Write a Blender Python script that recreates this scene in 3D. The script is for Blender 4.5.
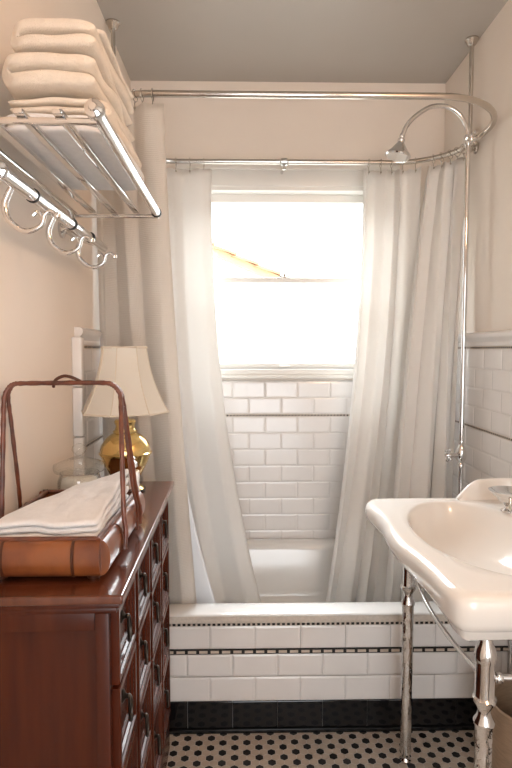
import bpy, bmesh, math, random
from math import sin, cos, pi, radians, sqrt, atan, exp
from mathutils import Vector, Matrix, noise
random.seed(7)
scene = bpy.context.scene
COL = scene.collection
for o in list(bpy.data.objects):
    bpy.data.objects.remove(o)

# ------------------------------------------------------------ camera
H = 1.34
cam_d = bpy.data.cameras.new('camera')
cam = bpy.data.objects.new('camera', cam_d); COL.objects.link(cam)
cam_d.sensor_fit = 'VERTICAL'; cam_d.sensor_height = 36; cam_d.lens = 558/768*36
cam_d.clip_start = 0.02
cam.location = (0, 0, H)
cam.rotation_euler = (pi/2 - atan(34/558), 0, -atan(11/558))
scene.camera = cam

# ------------------------------------------------------------ world + lights
world = bpy.data.worlds.new('world'); scene.world = world
world.use_nodes = True
bg = world.node_tree.nodes['Background']
bg.inputs[0].default_value = (0.93, 0.97, 1.0, 1)
bg.inputs[1].default_value = 4.0

def area(name, loc, rot, sx, sy, power, color):
    d = bpy.data.lights.new(name, 'AREA'); d.shape = 'RECTANGLE'
    d.size = sx; d.size_y = sy; d.energy = power; d.color = color
    o = bpy.data.objects.new(name, d); COL.objects.link(o)
    o.location = loc; o.rotation_euler = rot
    return o
# added front fill light, set beyond the unseen doorway behind the photographer
area('front_fill_light', (0.28, -1.72, 1.25), (pi/2, 0, 0), 0.9, 1.9, 6.0, (0.95, 0.97, 1.0))
# warm wall lamp over the sink, out of frame beside the photographer
pl = bpy.data.lights.new('wall_lamp_light', 'POINT'); pl.energy = 11.5; pl.color = (1.0, 0.62, 0.37); pl.shadow_soft_size = 0.09
plo = bpy.data.objects.new('wall_lamp_light', pl); COL.objects.link(plo); plo.location = (0.72, 0.35, 2.15)
# sky light falling through the bathroom window
area('window_daylight', (0.2, 3.75, 3.05), (radians(-52), 0, 0), 1.5, 1.3, 215, (0.92, 0.96, 1.0))

vs = scene.view_settings
vs.view_transform = 'Standard'; vs.look = 'None'; vs.gamma = 1.0
vs.exposure = 0.50; vs.use_curve_mapping = False

# ------------------------------------------------------------ materials
def mat(name, col, rough=0.5, metal=0.0, noise_amt=0.0, nscale=8, bump=0.0, bscale=200, coat=0.0, spec=None,
        col2=None, wood=False, stretch=(1, 1, 1), sss=0, bdist=0.002):
    m = bpy.data.materials.new(name); m.use_nodes = True
    nt = m.node_tree; N = nt.nodes; L = nt.links
    b = N['Principled BSDF']
    b.inputs['Base Color'].default_value = (*col, 1)
    b.inputs['Roughness'].default_value = rough
    b.inputs['Metallic'].default_value = metal
    if coat: b.inputs['Coat Weight'].default_value = coat; b.inputs['Coat Roughness'].default_value = 0.08
    if spec is not None: b.inputs['Specular IOR Level'].default_value = spec
    tc = N.new('ShaderNodeTexCoord'); mp = N.new('ShaderNodeMapping')
    L.new(tc.outputs['Object'], mp.inputs[0]); mp.inputs['Scale'].default_value = stretch
    if noise_amt or col2:
        nz = N.new('ShaderNodeTexNoise'); nz.inputs['Scale'].default_value = nscale
        nz.inputs['Detail'].default_value = 5
        L.new(mp.outputs[0], nz.inputs['Vector'])
        rp = N.new('ShaderNodeValToRGB')
        c2 = col2 or tuple(max(0, c*(1-noise_amt)) for c in col)
        rp.color_ramp.elements[0].position = 0.35; rp.color_ramp.elements[1].position = 0.65
        rp.color_ramp.elements[0].color = (*c2, 1); rp.color_ramp.elements[1].color = (*col, 1)
        L.new(nz.outputs[0], rp.inputs[0]); L.new(rp.outputs[0], b.inputs['Base Color'])
    if bump:
        n2 = N.new('ShaderNodeTexNoise'); n2.inputs['Scale'].default_value = bscale
        n2.inputs['Detail'].default_value = 3
        L.new(mp.outputs[0], n2.inputs['Vector'])
        bp = N.new('ShaderNodeBump'); bp.inputs['Strength'].default_value = bump
        bp.inputs['Distance'].default_value = bdist
        L.new(n2.outputs[0], bp.inputs['Height']); L.new(bp.outputs[0], b.inputs['Normal'])
    return m

def fabric(name, col, trans=0.3, waffle=False):
    m = bpy.data.materials.new(name); m.use_nodes = True
    nt = m.node_tree; N = nt.nodes; L = nt.links
    out = N['Material Output']; N.remove(N['Principled BSDF'])
    d = N.new('ShaderNodeBsdfDiffuse'); t = N.new('ShaderNodeBsdfTranslucent'); mx = N.new('ShaderNodeMixShader')
    d.inputs[0].default_value = (*col, 1); t.inputs[0].default_value = (*col, 1)
    mx.inputs[0].default_value = trans
    L.new(d.outputs[0], mx.inputs[1]); L.new(t.outputs[0], mx.inputs[2]); L.new(mx.outputs[0], out.inputs[0])
    uv = N.new('ShaderNodeTexCoord')
    bp = N.new('ShaderNodeBump')
    if waffle:
        sp = N.new('ShaderNodeSeparateXYZ'); L.new(uv.outputs['UV'], sp.inputs[0])
        prev = None
        for i in (0, 1):
            mu = N.new('ShaderNodeMath'); mu.operation = 'MULTIPLY'; mu.inputs[1].default_value = 2*pi/0.006
            si = N.new('ShaderNodeMath'); si.operation = 'SINE'
            L.new(sp.outputs[i], mu.inputs[0]); L.new(mu.outputs[0], si.inputs[0])
            if prev is None: prev = si
            else:
                mm = N.new('ShaderNodeMath'); mm.operation = 'MAXIMUM'
                L.new(prev.outputs[0], mm.inputs[0]); L.new(si.outputs[0], mm.inputs[1]); prev = mm
        L.new(prev.outputs[0], bp.inputs['Height'])
        bp.inputs['Strength'].default_value = 0.55; bp.inputs['Distance'].default_value = 0.002
    else:
        nz = N.new('ShaderNodeTexNoise'); nz.inputs['Scale'].default_value = 60
        L.new(uv.outputs['UV'], nz.inputs['Vector']); L.new(nz.outputs[0], bp.inputs['Height'])
        bp.inputs['Strength'].default_value = 0.12; bp.inputs['Distance'].default_value = 0.002
    L.new(bp.outputs[0], d.inputs['Normal'])
    return m

def thin_glass(name, tint=(1, 1, 1), ior=1.45, minr=0.0):
    m = bpy.data.materials.new(name); m.use_nodes = True
    nt = m.node_tree; N = nt.nodes; L = nt.links
    out = N['Material Output']; N.remove(N['Principled BSDF'])
    t = N.new('ShaderNodeBsdfTransparent'); t.inputs[0].default_value = (*tint, 1)
    g = N.new('ShaderNodeBsdfGlossy'); g.inputs['Roughness'].default_value = 0.02
    lw = N.new('ShaderNodeLayerWeight'); lw.inputs[0].default_value = 0.5
    fr = N.new('ShaderNodeMath'); fr.operation = 'POWER'; fr.inputs[1].default_value = 3.5
    L.new(lw.outputs['Facing'], fr.inputs[0])
    ad = N.new('ShaderNodeMath'); ad.operation = 'ADD'; ad.inputs[1].default_value = 0.03+minr; ad.use_clamp = True
    L.new(fr.outputs[0], ad.inputs[0])
    mx = N.new('ShaderNodeMixShader')
    L.new(ad.outputs[0], mx.inputs[0]); L.new(t.outputs[0], mx.inputs[1]); L.new(g.outputs[0], mx.inputs[2])
    L.new(mx.outputs[0], out.inputs[0])
    return m

M = {}
M['plaster'] = mat('cream_plaster', (0.87, 0.785, 0.70), 0.75, noise_amt=0.03, nscale=3, bump=0.15, bscale=40)
M['ceiling'] = mat('grey_ceiling_paint', (0.47, 0.435, 0.395), 0.4, noise_amt=0.04, nscale=2, bump=0.1, bscale=30)
M['tile'] = mat('white_glazed_tile', (0.83, 0.79, 0.76), 0.2, noise_amt=0.05, nscale=6, coat=0.3)
M['strip'] = mat('textured_beige_strip', (0.66, 0.58, 0.50), 0.5, bump=0.8, bscale=160, noise_amt=0.12, nscale=120)
M['front_wall'] = mat('darkened_front_plaster', (0.30, 0.24, 0.19), 0.8)  # unseen wall, coloured dark to deepen chrome reflections and cut front bounce
M['grout'] = mat('grout', (0.72, 0.68, 0.64), 0.9, noise_amt=0.1, nscale=60)
M['black_tile'] = mat('black_glazed_tile', (0.008, 0.008, 0.009), 0.08, noise_amt=0.2, nscale=10)
M['hex_white'] = mat('white_matte_hexagon', (0.62, 0.52, 0.43), 0.45, noise_amt=0.08, nscale=30)
M['hex_black'] = mat('black_matte_hexagon', (0.012, 0.010, 0.010), 0.35)
M['white_paint'] = mat('white_gloss_paint', (0.82, 0.79, 0.74), 0.35, noise_amt=0.02)
M['enamel'] = mat('white_enamel', (0.84, 0.82, 0.79), 0.12, coat=0.5, noise_amt=0.015)
M['porcelain'] = mat('ivory_porcelain', (0.86, 0.82, 0.77), 0.10, coat=0.6, noise_amt=0.01)
M['chrome'] = mat('polished_chrome', (0.72, 0.71, 0.70), 0.07, 1.0, noise_amt=0.03, nscale=20)
M['nickel'] = mat('brushed_nickel', (0.62, 0.58, 0.53), 0.16, 1.0, noise_amt=0.06, nscale=20)
M['knurl'] = mat('hammered_chrome', (0.75, 0.74, 0.73), 0.12, 1.0, bump=0.9, bscale=70, bdist=0.006, stretch=(1, 1, 0.45))
M['black_rubber'] = mat('black_rubber', (0.01, 0.01, 0.01), 0.5)
M['curtain'] = fabric('white_curtain_cotton', (0.92, 0.90, 0.87), 0.30)
M['waffle'] = fabric('ivory_waffle_cotton', (0.90, 0.85, 0.79), 0.38, True)
M['liner'] = fabric('white_nylon_liner', (0.90, 0.90, 0.91), 0.4)
M['shade'] = fabric('ivory_lampshade_silk', (0.93, 0.89, 0.81), 0.42)
M['shade_trim'] = fabric('ivory_lampshade_piping', (0.84, 0.76, 0.64), 0.1)
M['towel'] = mat('cream_terry', (0.86, 0.76, 0.64), 0.95, bump=0.9, bscale=420, noise_amt=0.05, nscale=60, bdist=0.003)
M['towel_white'] = mat('white_terry', (0.86, 0.84, 0.83), 0.95, bump=0.9, bscale=420, noise_amt=0.05, nscale=60, bdist=0.003)
M['brass'] = mat('polished_brass', (0.88, 0.64, 0.27), 0.15, 1.0, noise_amt=0.12, nscale=8)
M['bronze'] = mat('dark_bronze', (0.06, 0.05, 0.042), 0.3, 1.0)
M['wood'] = mat('red_mahogany', (0.075, 0.013, 0.003), 0.27, col2=(0.045, 0.007, 0.002), nscale=4, stretch=(7, 7, 0.7), spec=0.33)
M['wood_top'] = mat('worn_mahogany_top', (0.13, 0.036, 0.014), 0.24, col2=(0.085, 0.022, 0.010), nscale=7, stretch=(4, 0.7, 1), coat=0.5, bump=0.05, bscale=20)
M['bamboo'] = mat('varnished_bamboo', (0.25, 0.075, 0.020), 0.28, col2=(0.12, 0.028, 0.009), nscale=10, stretch=(1.5, 1.5, 1), coat=0.3)
M['bamboo_dark'] = mat('scorched_bamboo_node', (0.07, 0.02, 0.008), 0.35)
M['tray_in'] = mat('dark_tray_lining', (0.085, 0.022, 0.012), 0.5, noise_amt=0.2)
M['cane'] = mat('red_brown_cane', (0.17, 0.045, 0.018), 0.28, col2=(0.07, 0.018, 0.010), nscale=25, coat=0.5)
M['glass'] = thin_glass('clear_glass', (0.97, 0.98, 0.97), 1.5, 0.05)
M['pane'] = thin_glass('window_pane_glass', (0.98, 0.99, 0.99), 1.45)
M['cotton'] = mat('cotton_wool', (0.85, 0.82, 0.78), 1.0, bump=1.0, bscale=90)
M['silver'] = mat('tarnished_silver', (0.85, 0.83, 0.81), 0.28, 1.0, noise_amt=0.25, nscale=60)
M['bin'] = mat('brown_woven_bin', (0.33, 0.22, 0.14), 0.6, bump=0.7, bscale=80, stretch=(1, 1, 5), noise_amt=0.2, nscale=30)
M['terracotta'] = mat('terracotta_tile', (0.50, 0.27, 0.14), 0.8, noise_amt=0.3, nscale=4)
M['stucco'] = mat('white_stucco', (0.85, 0.82, 0.76), 0.9, bump=0.3, bscale=20)
M['soffit'] = mat('roof_eave_wood', (0.62, 0.42, 0.24), 0.8)
M['concrete'] = mat('pale_patio', (0.6, 0.58, 0.54), 0.9, noise_amt=0.1)

# ------------------------------------------------------------ helpers
def base_loc(p):
    v = Vector((0, 0, 0))
    while p is not None:
        v = v + p.location; p = p.parent
    return v

def obj(name, bm, m, parent=None, smooth=True, local=False, angle=40, origin=None, recalc=True):
    if parent is not None and not local:
        bmesh.ops.translate(bm, verts=bm.verts, vec=-base_loc(parent))
    if parent is None and origin is not None:
        bmesh.ops.translate(bm, verts=bm.verts, vec=-Vector(origin))
    if recalc: bmesh.ops.recalc_face_normals(bm, faces=bm.faces)
    me = bpy.data.meshes.new(name); bm.to_mesh(me); bm.free()
    ms = m if isinstance(m, (list, tuple)) else [m]
    for x in ms: me.materials.append(x)
    if smooth:
        me.shade_smooth()
        if angle is not None:
            me.set_sharp_from_angle(angle=radians(angle))
    o = bpy.data.objects.new(name, me); COL.objects.link(o)
    if parent is not None: o.parent = parent
    elif origin is not None: o.location = origin
    return o

def tag(o, label=None, cat=None, group=None, kind=None):
    if label: o['label'] = label
    if cat: o['category'] = cat
    if group: o['group'] = group
    if kind: o['kind'] = kind
    return o

def thing(name, label, cat, loc, rotz=0, group=None):
    o = bpy.data.objects.new(name, None); COL.objects.link(o)
    o.empty_display_size = 0.05
    o.location = loc; o.rotation_euler = (0, 0, rotz)
    return tag(o, label, cat, group)

def add_box(bm, x0, x1, y0, y1, z0, z1, bev=0.0, seg=2, mi=0):
    r = bmesh.ops.create_cube(bm, size=1)
    vs_ = r['verts']
    for v in vs_:
        v.co = Vector(((x0+x1)/2 + v.co.x*(x1-x0), (y0+y1)/2 + v.co.y*(y1-y0), (z0+z1)/2 + v.co.z*(z1-z0)))
    fs = set(f for v in vs_ for f in v.link_faces)
    for f in fs: f.material_index = mi
    if bev > 0:
        es = list(set(e for v in vs_ for e in v.link_edges))
        bmesh.ops.bevel(bm, geom=es, offset=bev, segments=seg, profile=0.6, affect='EDGES')

def box(x0, x1, y0, y1, z0, z1, bev=0.0, seg=2):
    bm = bmesh.new(); add_box(bm, x0, x1, y0, y1, z0, z1, bev, seg); return bm

def catmull(pts, n=8, closed=False):
    P = [Vector(p) for p in pts]; out = []
    L = len(P)
    rng = L if closed else L-1
    for i in range(rng):
        if closed: p0, p1, p2, p3 = P[(i-1) % L], P[i], P[(i+1) % L], P[(i+2) % L]
        else: p0, p1, p2, p3 = P[max(i-1, 0)], P[i], P[i+1], P[min(i+2, L-1)]
        for k in range(n):
            t = k/n
            out.append(0.5*((2*p1) + (-p0+p2)*t + (2*p0-5*p1+4*p2-p3)*t*t + (-p0+3*p1-3*p2+p3)*t**3))
    if not closed: out.append(P[-1].copy())
    return out

def add_tube(bm, pts, r, seg=12, closed=False, caps=True, mi=0):
    P = [Vector(p) for p in pts]; n = len(P)
    R = r if isinstance(r, (list, tuple)) else [r]*n
    T = []
    for i in range(n):
        if closed: t = P[(i+1) % n]-P[i-1]
        else: t = P[min(i+1, n-1)]-P[max(i-1, 0)]
        T.append(t.normalized())
    a = Vector((0, 0, 1)) if abs(T[0].z) < 0.9 else Vector((1, 0, 0))
    nrm = (a - T[0]*a.dot(T[0])).normalized()
    rings = []
    for i in range(n):
        nrm = (nrm - T[i]*nrm.dot(T[i]))
        nrm.normalize()
        b = T[i].cross(nrm)
        rings.append([bm.verts.new(P[i] + R[i]*(nrm*cos(2*pi*k/seg) + b*sin(2*pi*k/seg))) for k in range(seg)])
    m = n if closed else n-1
    for i in range(m):
        A, B = rings[i], rings[(i+1) % n]
        off = 0
        if closed and i == n-1:
            off = min(range(seg), key=lambda s: (A[0].co-B[s].co).length)
        for k in range(seg):
            f = bm.faces.new((A[k], A[(k+1) % seg], B[(k+1+off) % seg], B[(k+off) % seg])); f.material_index = mi
    if caps and not closed:
        for rg in (rings[0], rings[-1]):
            f = bm.faces.new(rg); f.material_index = mi

def tube(pts, r, **k):
    bm = bmesh.new(); add_tube(bm, pts, r, **k); return bm

def add_lathe(bm, prof, c=(0, 0, 0), seg=32, axis='Z', mi=0, M4=None):
    """prof: list of (radius, height)"""
    c = Vector(c); rings = []
    def place(r, h, a):
        if axis == 'Z': v = Vector((r*cos(a), r*sin(a), h))
        elif axis == 'X': v = Vector((h, r*cos(a), r*sin(a)))
        else: v = Vector((r*cos(a), h, r*sin(a)))
        if M4 is not None: v = M4 @ v
        return c+v
    for r, h in prof:
        if r <= 1e-6: rings.append([bm.verts.new(place(0, h, 0))])
        else: rings.append([bm.verts.new(place(r, h, 2*pi*k/seg)) for k in range(seg)])
    for A, B in zip(rings[:-1], rings[1:]):
        if len(A) == 1 and len(B) == 1: continue
        for k in range(seg):
            k2 = (k+1) % seg
            if len(A) == 1: f = bm.faces.new((A[0], B[k], B[k2]))
            elif len(B) == 1: f = bm.faces.new((A[k], A[k2], B[0]))
            else: f = bm.faces.new((A[k], A[k2], B[k2], B[k]))
            f.material_index = mi
    if len(rings[0]) > 1: bm.faces.new(rings[0]).material_index = mi
    if len(rings[-1]) > 1: bm.faces.new(rings[-1]).material_index = mi

def lathe(prof, c=(0, 0, 0), **k):
    bm = bmesh.new(); add_lathe(bm, prof, c, **k); return bm

def arc(cx, cy, r, a0, a1, n):
    return [(cx + r*cos(radians(a0+(a1-a0)*i/n)), cy + r*sin(radians(a0+(a1-a0)*i/n))) for i in range(n+1)]

# ------------------------------------------------------------ room shell
XL, XR, YB, YF, ZC = -0.525, 0.935, 2.66, -1.60, 2.578
WX0, WX1, WZ0, WZ1 = -0.26, 0.66, 1.250, 2.088        # window opening
def struct(name, bm, m, parent=None, label=None, **k):
    o = obj(name, bm, m, parent, smooth=k.pop('smooth', False), **k)
    if parent is None: o['kind'] = 'structure'
    if label: o['label'] = label
    return o

# floor : hexagonal mosaic laid tile by tile
bm = bmesh.new()
add_box(bm, XL-0.02, XR+0.02, YF-0.1, YB+0.02, -0.06, -0.0012, mi=2)
a = 0.0272; r_hex = (a/2-0.0011)/cos(pi/6)
x0h, y0h = -0.036, 1.854
for j in range(-128, 4):
    for i in range(-70, 75):
        x = x0h + a*(i + 0.5*(j % 2)); y = y0h + j*a*sqrt(3)/2
        if not (XL-0.01 < x < XR+0.01 and YF < y < 1.90): continue
        # column index in the sheared lattice
        q = i - (j - (j % 2))//2
        black = (q + 2*j) % 3 == 0 if False else ((q - j) % 3 == 0)
        vs_ = [bm.verts.new((x + r_hex*cos(pi/6+k*pi/3), y + r_hex*sin(pi/6+k*pi/3), 0)) for k in range(6)]
        f = bm.faces.new(vs_); f.material_index = 1 if black else 0
floor = struct('floor', bm, [M['hex_white'], M['hex_black'], M['grout']], recalc=False,
               label='cream mosaic floor of small hexagons with black dots')

struct('ceiling', box(XL-0.1, XR+0.1, YF-0.1, YB+0.15, ZC, ZC+0.1), M['ceiling'], label='grey painted ceiling')
wall_left = struct('wall_left', box(XL-0.12, XL, YF-0.1, YB+0.12, -0.06, ZC), M['plaster'], label='cream plaster left wall')
wall_right = struct('wall_right', box(XR, XR+0.12, YF-0.1, YB+0.12, -0.06, ZC), M['plaster'], label='cream plaster right wall')
bm = bmesh.new()
add_box(bm, XL, WX0, YB, YB+0.12, -0.06, ZC); add_box(bm, WX1, XR, YB, YB+0.12, -0.06, ZC)
add_box(bm, WX0, WX1, YB, YB+0.12, -0.06, WZ0); add_box(bm, WX0, WX1, YB, YB+0.12, WZ1, ZC)
wall_back = struct('wall_back', bm, M['plaster'], label='cream plaster wall with the window')
bm = bmesh.new()
DX0, DX1, DZ = -0.15, 0.72, 2.12
add_box(bm, XL, DX0, YF-0.1, YF, -0.06, ZC); add_box(bm, DX1, XR, YF-0.1, YF, -0.06, ZC)
add_box(bm, DX0, DX1, YF-0.1, YF, DZ, ZC)
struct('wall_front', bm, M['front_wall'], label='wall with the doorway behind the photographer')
bm = bmesh.new()
add_box(bm, DX0-0.07, DX0, YF, YF+0.02, 0, DZ+0.07, 0.004); add_box(bm, DX1, DX1+0.07, YF, YF+0.02, 0, DZ+0.07, 0.004)
add_box(bm, DX0, DX1, YF, YF+0.02, DZ, DZ+0.07, 0.004)
struct('door_1', bm, M['white_paint'], label='white door casing behind the photographer')

# ---- tile wainscot
CH = 0.079
def add_tile(bm, P, U, V, Nn, u0, u1, v0, v1, d=0.008, bev=0.007, lift=0.0016, mi=0):
    """bevelled tile on plane P + u U + v V"""
    g = 0.0006
    u0 += g; u1 -= g; v0 += g; v1 -= g
    if u1-u0 < 0.006 or v1-v0 < 0.006: return
    b = min(bev, (u1-u0)*0.35, (v1-v0)*0.35)
    def q(u, v, n): return bm.verts.new(P + U*u + V*v + Nn*n)
    e = [(u0, v0), (u1, v0), (u1, v1), (u0, v1)]
    i_ = [(u0+b, v0+b), (u1-b, v0+b), (u1-b, v1-b), (u0+b, v1-b)]
    r0 = [q(u, v, 0) for u, v in e]; r1 = [q(u, v, d) for u, v in e]; r2 = [q(u, v, d+lift) for u, v in i_]
    fs = []
    for A, B in ((r0, r1), (r1, r2)):
        for k in range(4): fs.append(bm.faces.new((A[k], A[(k+1) % 4], B[(k+1) % 4], B[k])))
    fs.append(bm.faces.new(r2))
    for f in fs: f.material_index = mi

def tile_field(P, U, V, Nn, umin, umax, rows, phase, tw=0.155, clip=None):
    bm = bmesh.new()
    for ri, (v0, v1, off) in enumerate(rows):
        ph = phase + (tw/2 if off else 0)
        k = math.floor((umin-ph)/tw)
        while ph + k*tw < umax:
            u0 = max(umin, ph+k*tw); u1 = min(umax, ph+(k+1)*tw)
            k += 1
            if u1-u0 < 0.01: continue
            if clip:
                cu0, cu1, cv0, cv1 = clip
                if v1 > cv0+1e-4 and v0 < cv1 and u1 > cu0 and u0 < cu1:
                    if u0 < cu0: add_tile(bm, P, U, V, Nn, u0, cu0, v0, v1)
                    if u1 > cu1: add_tile(bm, P, U, V, Nn, cu1, u1, v0, v1)
                    continue
            add_tile(bm, P, U, V, Nn, u0, u1, v0, v1)
    return bm

# rows (bottom to top): black base 0..0.114, tiles, liner at ~1.028, tiles, dotted liner 1.345, cap to 1.41
rows = []
z = 1.022; k = 0
while z-CH > 0.10:
    rows.append((z-CH, z, k % 2 == 1)); z -= CH; k += 1
rows.append((0.116, z, k % 2 == 1))
rows_up = []
z = 1.034
for k in range(4):
    if k == 3: pass
    rows_up.append((z, z+0.0775, k % 2 == 0)); z += 0.0775
TOP = z      # 1.344
VZ = Vector((0, 0, 1))
def wainscot(parent, P, U, Nn, umin, umax, phase, clip=None, dots=True, zmin=0.0):
    P = Vector(P); U = Vector(U); Nn = Vector(Nn)
    rr = [r for r in rows+rows_up if r[1] > zmin]
    bm = tile_field(P, U, VZ, Nn, umin, umax, rr, phase, clip=clip)
    struct('wall_tile', bm, M['tile'], parent)
    # grout backing + liners
    def slab(bm, u0, u1, z0, z1, d0, d1, mi=0):
        A = P+U*u0+VZ*z0; B = P+U*u1+VZ*z1+Nn*d1; A = A+Nn*d0
        add_box(bm, min(A.x, B.x), max(A.x, B.x), min(A.y, B.y), max(A.y, B.y), z0, z1, mi=mi)
    bm = bmesh.new()
    if clip:
        slab(bm, umin, clip[0], zmin, TOP, 0, 0.007); slab(bm, clip[1], umax, zmin, TOP, 0, 0.007)
        slab(bm, clip[0], clip[1], zmin, clip[2], 0, 0.007)
    else: slab(bm, umin, umax, zmin, TOP, 0, 0.007)
    struct('grout', bm, M['grout'], parent)
    bm = bmesh.new()
    for zc, top in ((1.028, False), (1.349, True)):
        segs = [(umin, umax)]
        if clip and zc > clip[2]: segs = [(umin, clip[0]), (clip[1], umax)]
        for s0, s1 in segs:
            slab(bm, s0, s1, zc-0.005, zc+0.005, 0, 0.0088, 0)
            u = s0+0.004
            while u < s1-0.008:
                slab(bm, u, u+0.0075, zc-0.0034, zc+0.0034, 0.0088, 0.0096, 1)
                u += 0.0155
    struct('dotted_liner', bm, [M['hex_white'], M['hex_black']], parent, label='thin black and white dotted liner')
    bm = bmesh.new()
    segs = [(umin, umax)] if not clip else [(umin, clip[0]), (clip[1], umax)]
    for s0, s1 in segs:
        # profile cap molding
        prof = [(0, 1.355), (0.010, 1.355), (0.012, 1.362), (0.010, 1.370), (0.014, 1.378), (0.022, 1.386), (0.026, 1.394), (0.026, 1.402), (0.020, 1.409), (0.0, 1.411)]
        r0 = [bm.verts.new(P+U*s0+Nn*d+VZ*z) for d, z in prof]; r1 = [bm.verts.new(P+U*s1+Nn*d+VZ*z) for d, z in prof]
        for k in range(len(prof)-1): bm.faces.new((r0[k], r0[k+1], r1[k+1], r1[k]))
        bm.faces.new(r0); bm.faces.new(r1)
    struct('cap_molding', bm, M['tile'], parent, smooth=True)

wainscot(wall_back, (0, YB, 0), (1, 0, 0), (0, -1, 0), XL, XR, -0.059, clip=(WX0-0.03, WX1+0.03, 1.195, 3))
wainscot(wall_right, (XR, 0, 0), (0, -1, 0), (-1, 0, 0), -YB, 1.5, 0.02)
wainscot(wall_left, (XL, 0, 0), (0, 1, 0), (1, 0, 0), 1.735, YB, 0.04)
# bull-nose end piece where the left wainscot stops
bm = bmesh.new(); z = 0.0
while z < 1.30:
    add_box(bm, XL, XL+0.030, 1.700, 1.735, z+0.0008, min(z+0.152, 1.411), 0.006, 3); z += 0.1535
struct('tile_edging', bm, M['tile'], wall_left, smooth=True)
# black base along the right wall
bm = bmesh.new()
y = 1.86
while y > -1.4:
    add_box(bm, XR-0.012, XR, y-0.153, y, 0.001, 0.114, 0.003); y -= 0.155
struct('baseboard_right', bm, M['black_tile'], smooth=True, label='black tile base along the right wall')

# ---- window
win = struct('window_1', box(WX0-0.01, WX0+0.012, YB-0.004, YB+0.11, WZ0, WZ1), M['white_paint'], label='white sash window over the bath')
struct('jamb', box(WX1-0.012, WX1+0.01, YB-0.004, YB+0.11, WZ0, WZ1), M['white_paint'], win)
bm = bmesh.new()   # head casing, stepped
add_box(bm, WX0-0.05, WX1+0.05, YB-0.020, YB, 2.100, 2.175, 0.004)
add_box(bm, WX0-0.06, WX1+0.06, YB-0.032, YB, 2.172, 2.196, 0.006)
add_box(bm, WX0-0.05, WX1+0.05, YB-0.012, YB+0.06, 2.082, 2.104, 0.003)
struct('head_casing', bm, M['white_paint'], win, smooth=True)
bm = bmesh.new()
add_box(bm, WX0-0.05, WX0+0.002, YB-0.018, YB, 1.225, 2.10, 0.004); add_box(bm, WX1-0.002, WX1+0.05, YB-0.018, YB, 1.225, 2.10, 0.004)
struct('side_casing', bm, M['white_paint'], win, smooth=True)
bm = bmesh.new()
add_box(bm, WX0-0.05, WX1+0.05, YB-0.030, YB+0.08, 1.205, 1.222, 0.005)
add_box(bm, WX0-0.04, WX1+0.04, YB-0.016, YB+0.08, 1.222, 1.250, 0.003)
struct('sill', bm, M['white_paint'], win, smooth=True)
bm = bmesh.new()   # upper sash (outer)
yy = YB+0.055
add_box(bm, WX0+0.012, WX1-0.012, yy, yy+0.03, 2.045, 2.088, 0.003)
add_box(bm, WX0+0.012, WX0+0.05, yy, yy+0.03, 1.68, 2.085, 0.003); add_box(bm, WX1-0.05, WX1-0.012, yy, yy+0.03, 1.68, 2.085, 0.003)
add_box(bm, WX0+0.012, WX1-0.012, yy, yy+0.03, 1.662, 1.684, 0.003)
struct('upper_sash', bm, M['white_paint'], win, smooth=True)
bm = bmesh.new()
yy = YB+0.02
add_box(bm, WX0+0.012, WX1-0.012, yy, yy+0.03, 1.250, 1.277, 0.003)
add_box(bm, WX0+0.012, WX0+0.05, yy, yy+0.03, 1.250, 1.684, 0.003); add_box(bm, WX1-0.05, WX1-0.012, yy, yy+0.03, 1.250, 1.684, 0.003)
add_box(bm, WX0+0.012, WX1-0.012, yy, yy+0.03, 1.660, 1.684, 0.003)
struct('lower_sash', bm, M['white_paint'], win, smooth=True)
struct('pane', box(WX0+0.05, WX1-0.05, YB+0.069, YB+0.072, 1.684, 2.045), M['pane'], win)
struct('pane', box(WX0+0.05, WX1-0.05, YB+0.034, YB+0.037, 1.277, 1.660), M['pane'], win)
bm = bmesh.new()   # sash lock
add_lathe(bm, [(0, 1.684), (0.016, 1.684), (0.016, 1.690), (0.008, 1.694), (0.007, 1.703), (0, 1.705)], (0.19, YB+0.035, 0), seg=16)
add_box(bm, 0.165, 0.215, YB+0.030, YB+0.042, 1.686, 1.694, 0.002)
struct('sash_lock', bm, M['nickel'], win, smooth=True)
bm = bmesh.new()   # sash lift
add_box(bm, 0.165, 0.215, YB+0.004, YB+0.02, 1.256, 1.268, 0.004)
struct('sash_lift', bm, M['white_paint'], win, smooth=True)

# ------------------------------------------------------------ outside
hx = thing('neighbour_house', 'white stucco gable with sloping terracotta tiled roof seen through the upper pane', 'house', (-2.2, 7.0, -0.5))
bm = bmesh.new()
def px(p, q_): return bm.verts.new((p, 7.0, q_))
# gable wall prism
gp = [(-6, -0.5), (0.9, -0.5), (0.9, 2.22), (0.30, 2.22), (-1.72, 3.10), (-6, 4.97)]
fr_ = [bm.verts.new((x, 7.06, z)) for x, z in gp]; bk = [bm.verts.new((x, 11.0, z)) for x, z in gp]
bm.faces.new(fr_); bm.faces.new(bk)
for k in range(len(gp)): bm.faces.new((fr_[k], fr_[(k+1) % 6], bk[(k+1) % 6], bk[k]))
obj('wall', bm, M['stucco'], hx, smooth=False)
ux, uz = 0.917, -0.400
rf = bmesh.new()
for t0 in range(22):
    for w in range(3):
        s = t0*0.30
        c0 = Vector((0.42-s*ux, 6.95+w*0.28, 2.22-s*uz))
        n_ = 7; R_ = 0.05
        up_ = Vector((0.400, 0, 0.917)); dn = Vector((ux, 0, uz))
        A = []; B = []
        for k in range(n_+1):
            an = pi*k/n_
            off = Vector((0, cos(an)*0.13, 0))+up_*sin(an)*R_
            A.append(rf.verts.new(c0+off+up_*0.03)); B.append(rf.verts.new(c0-dn*0.34+off*0.92))
        for k in range(n_): rf.faces.new((A[k], A[k+1], B[k+1], B[k]))
        rf.faces.new(A); rf.faces.new(B)
obj('roof', rf, M['terracotta'], hx)
rb = bmesh.new()
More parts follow.
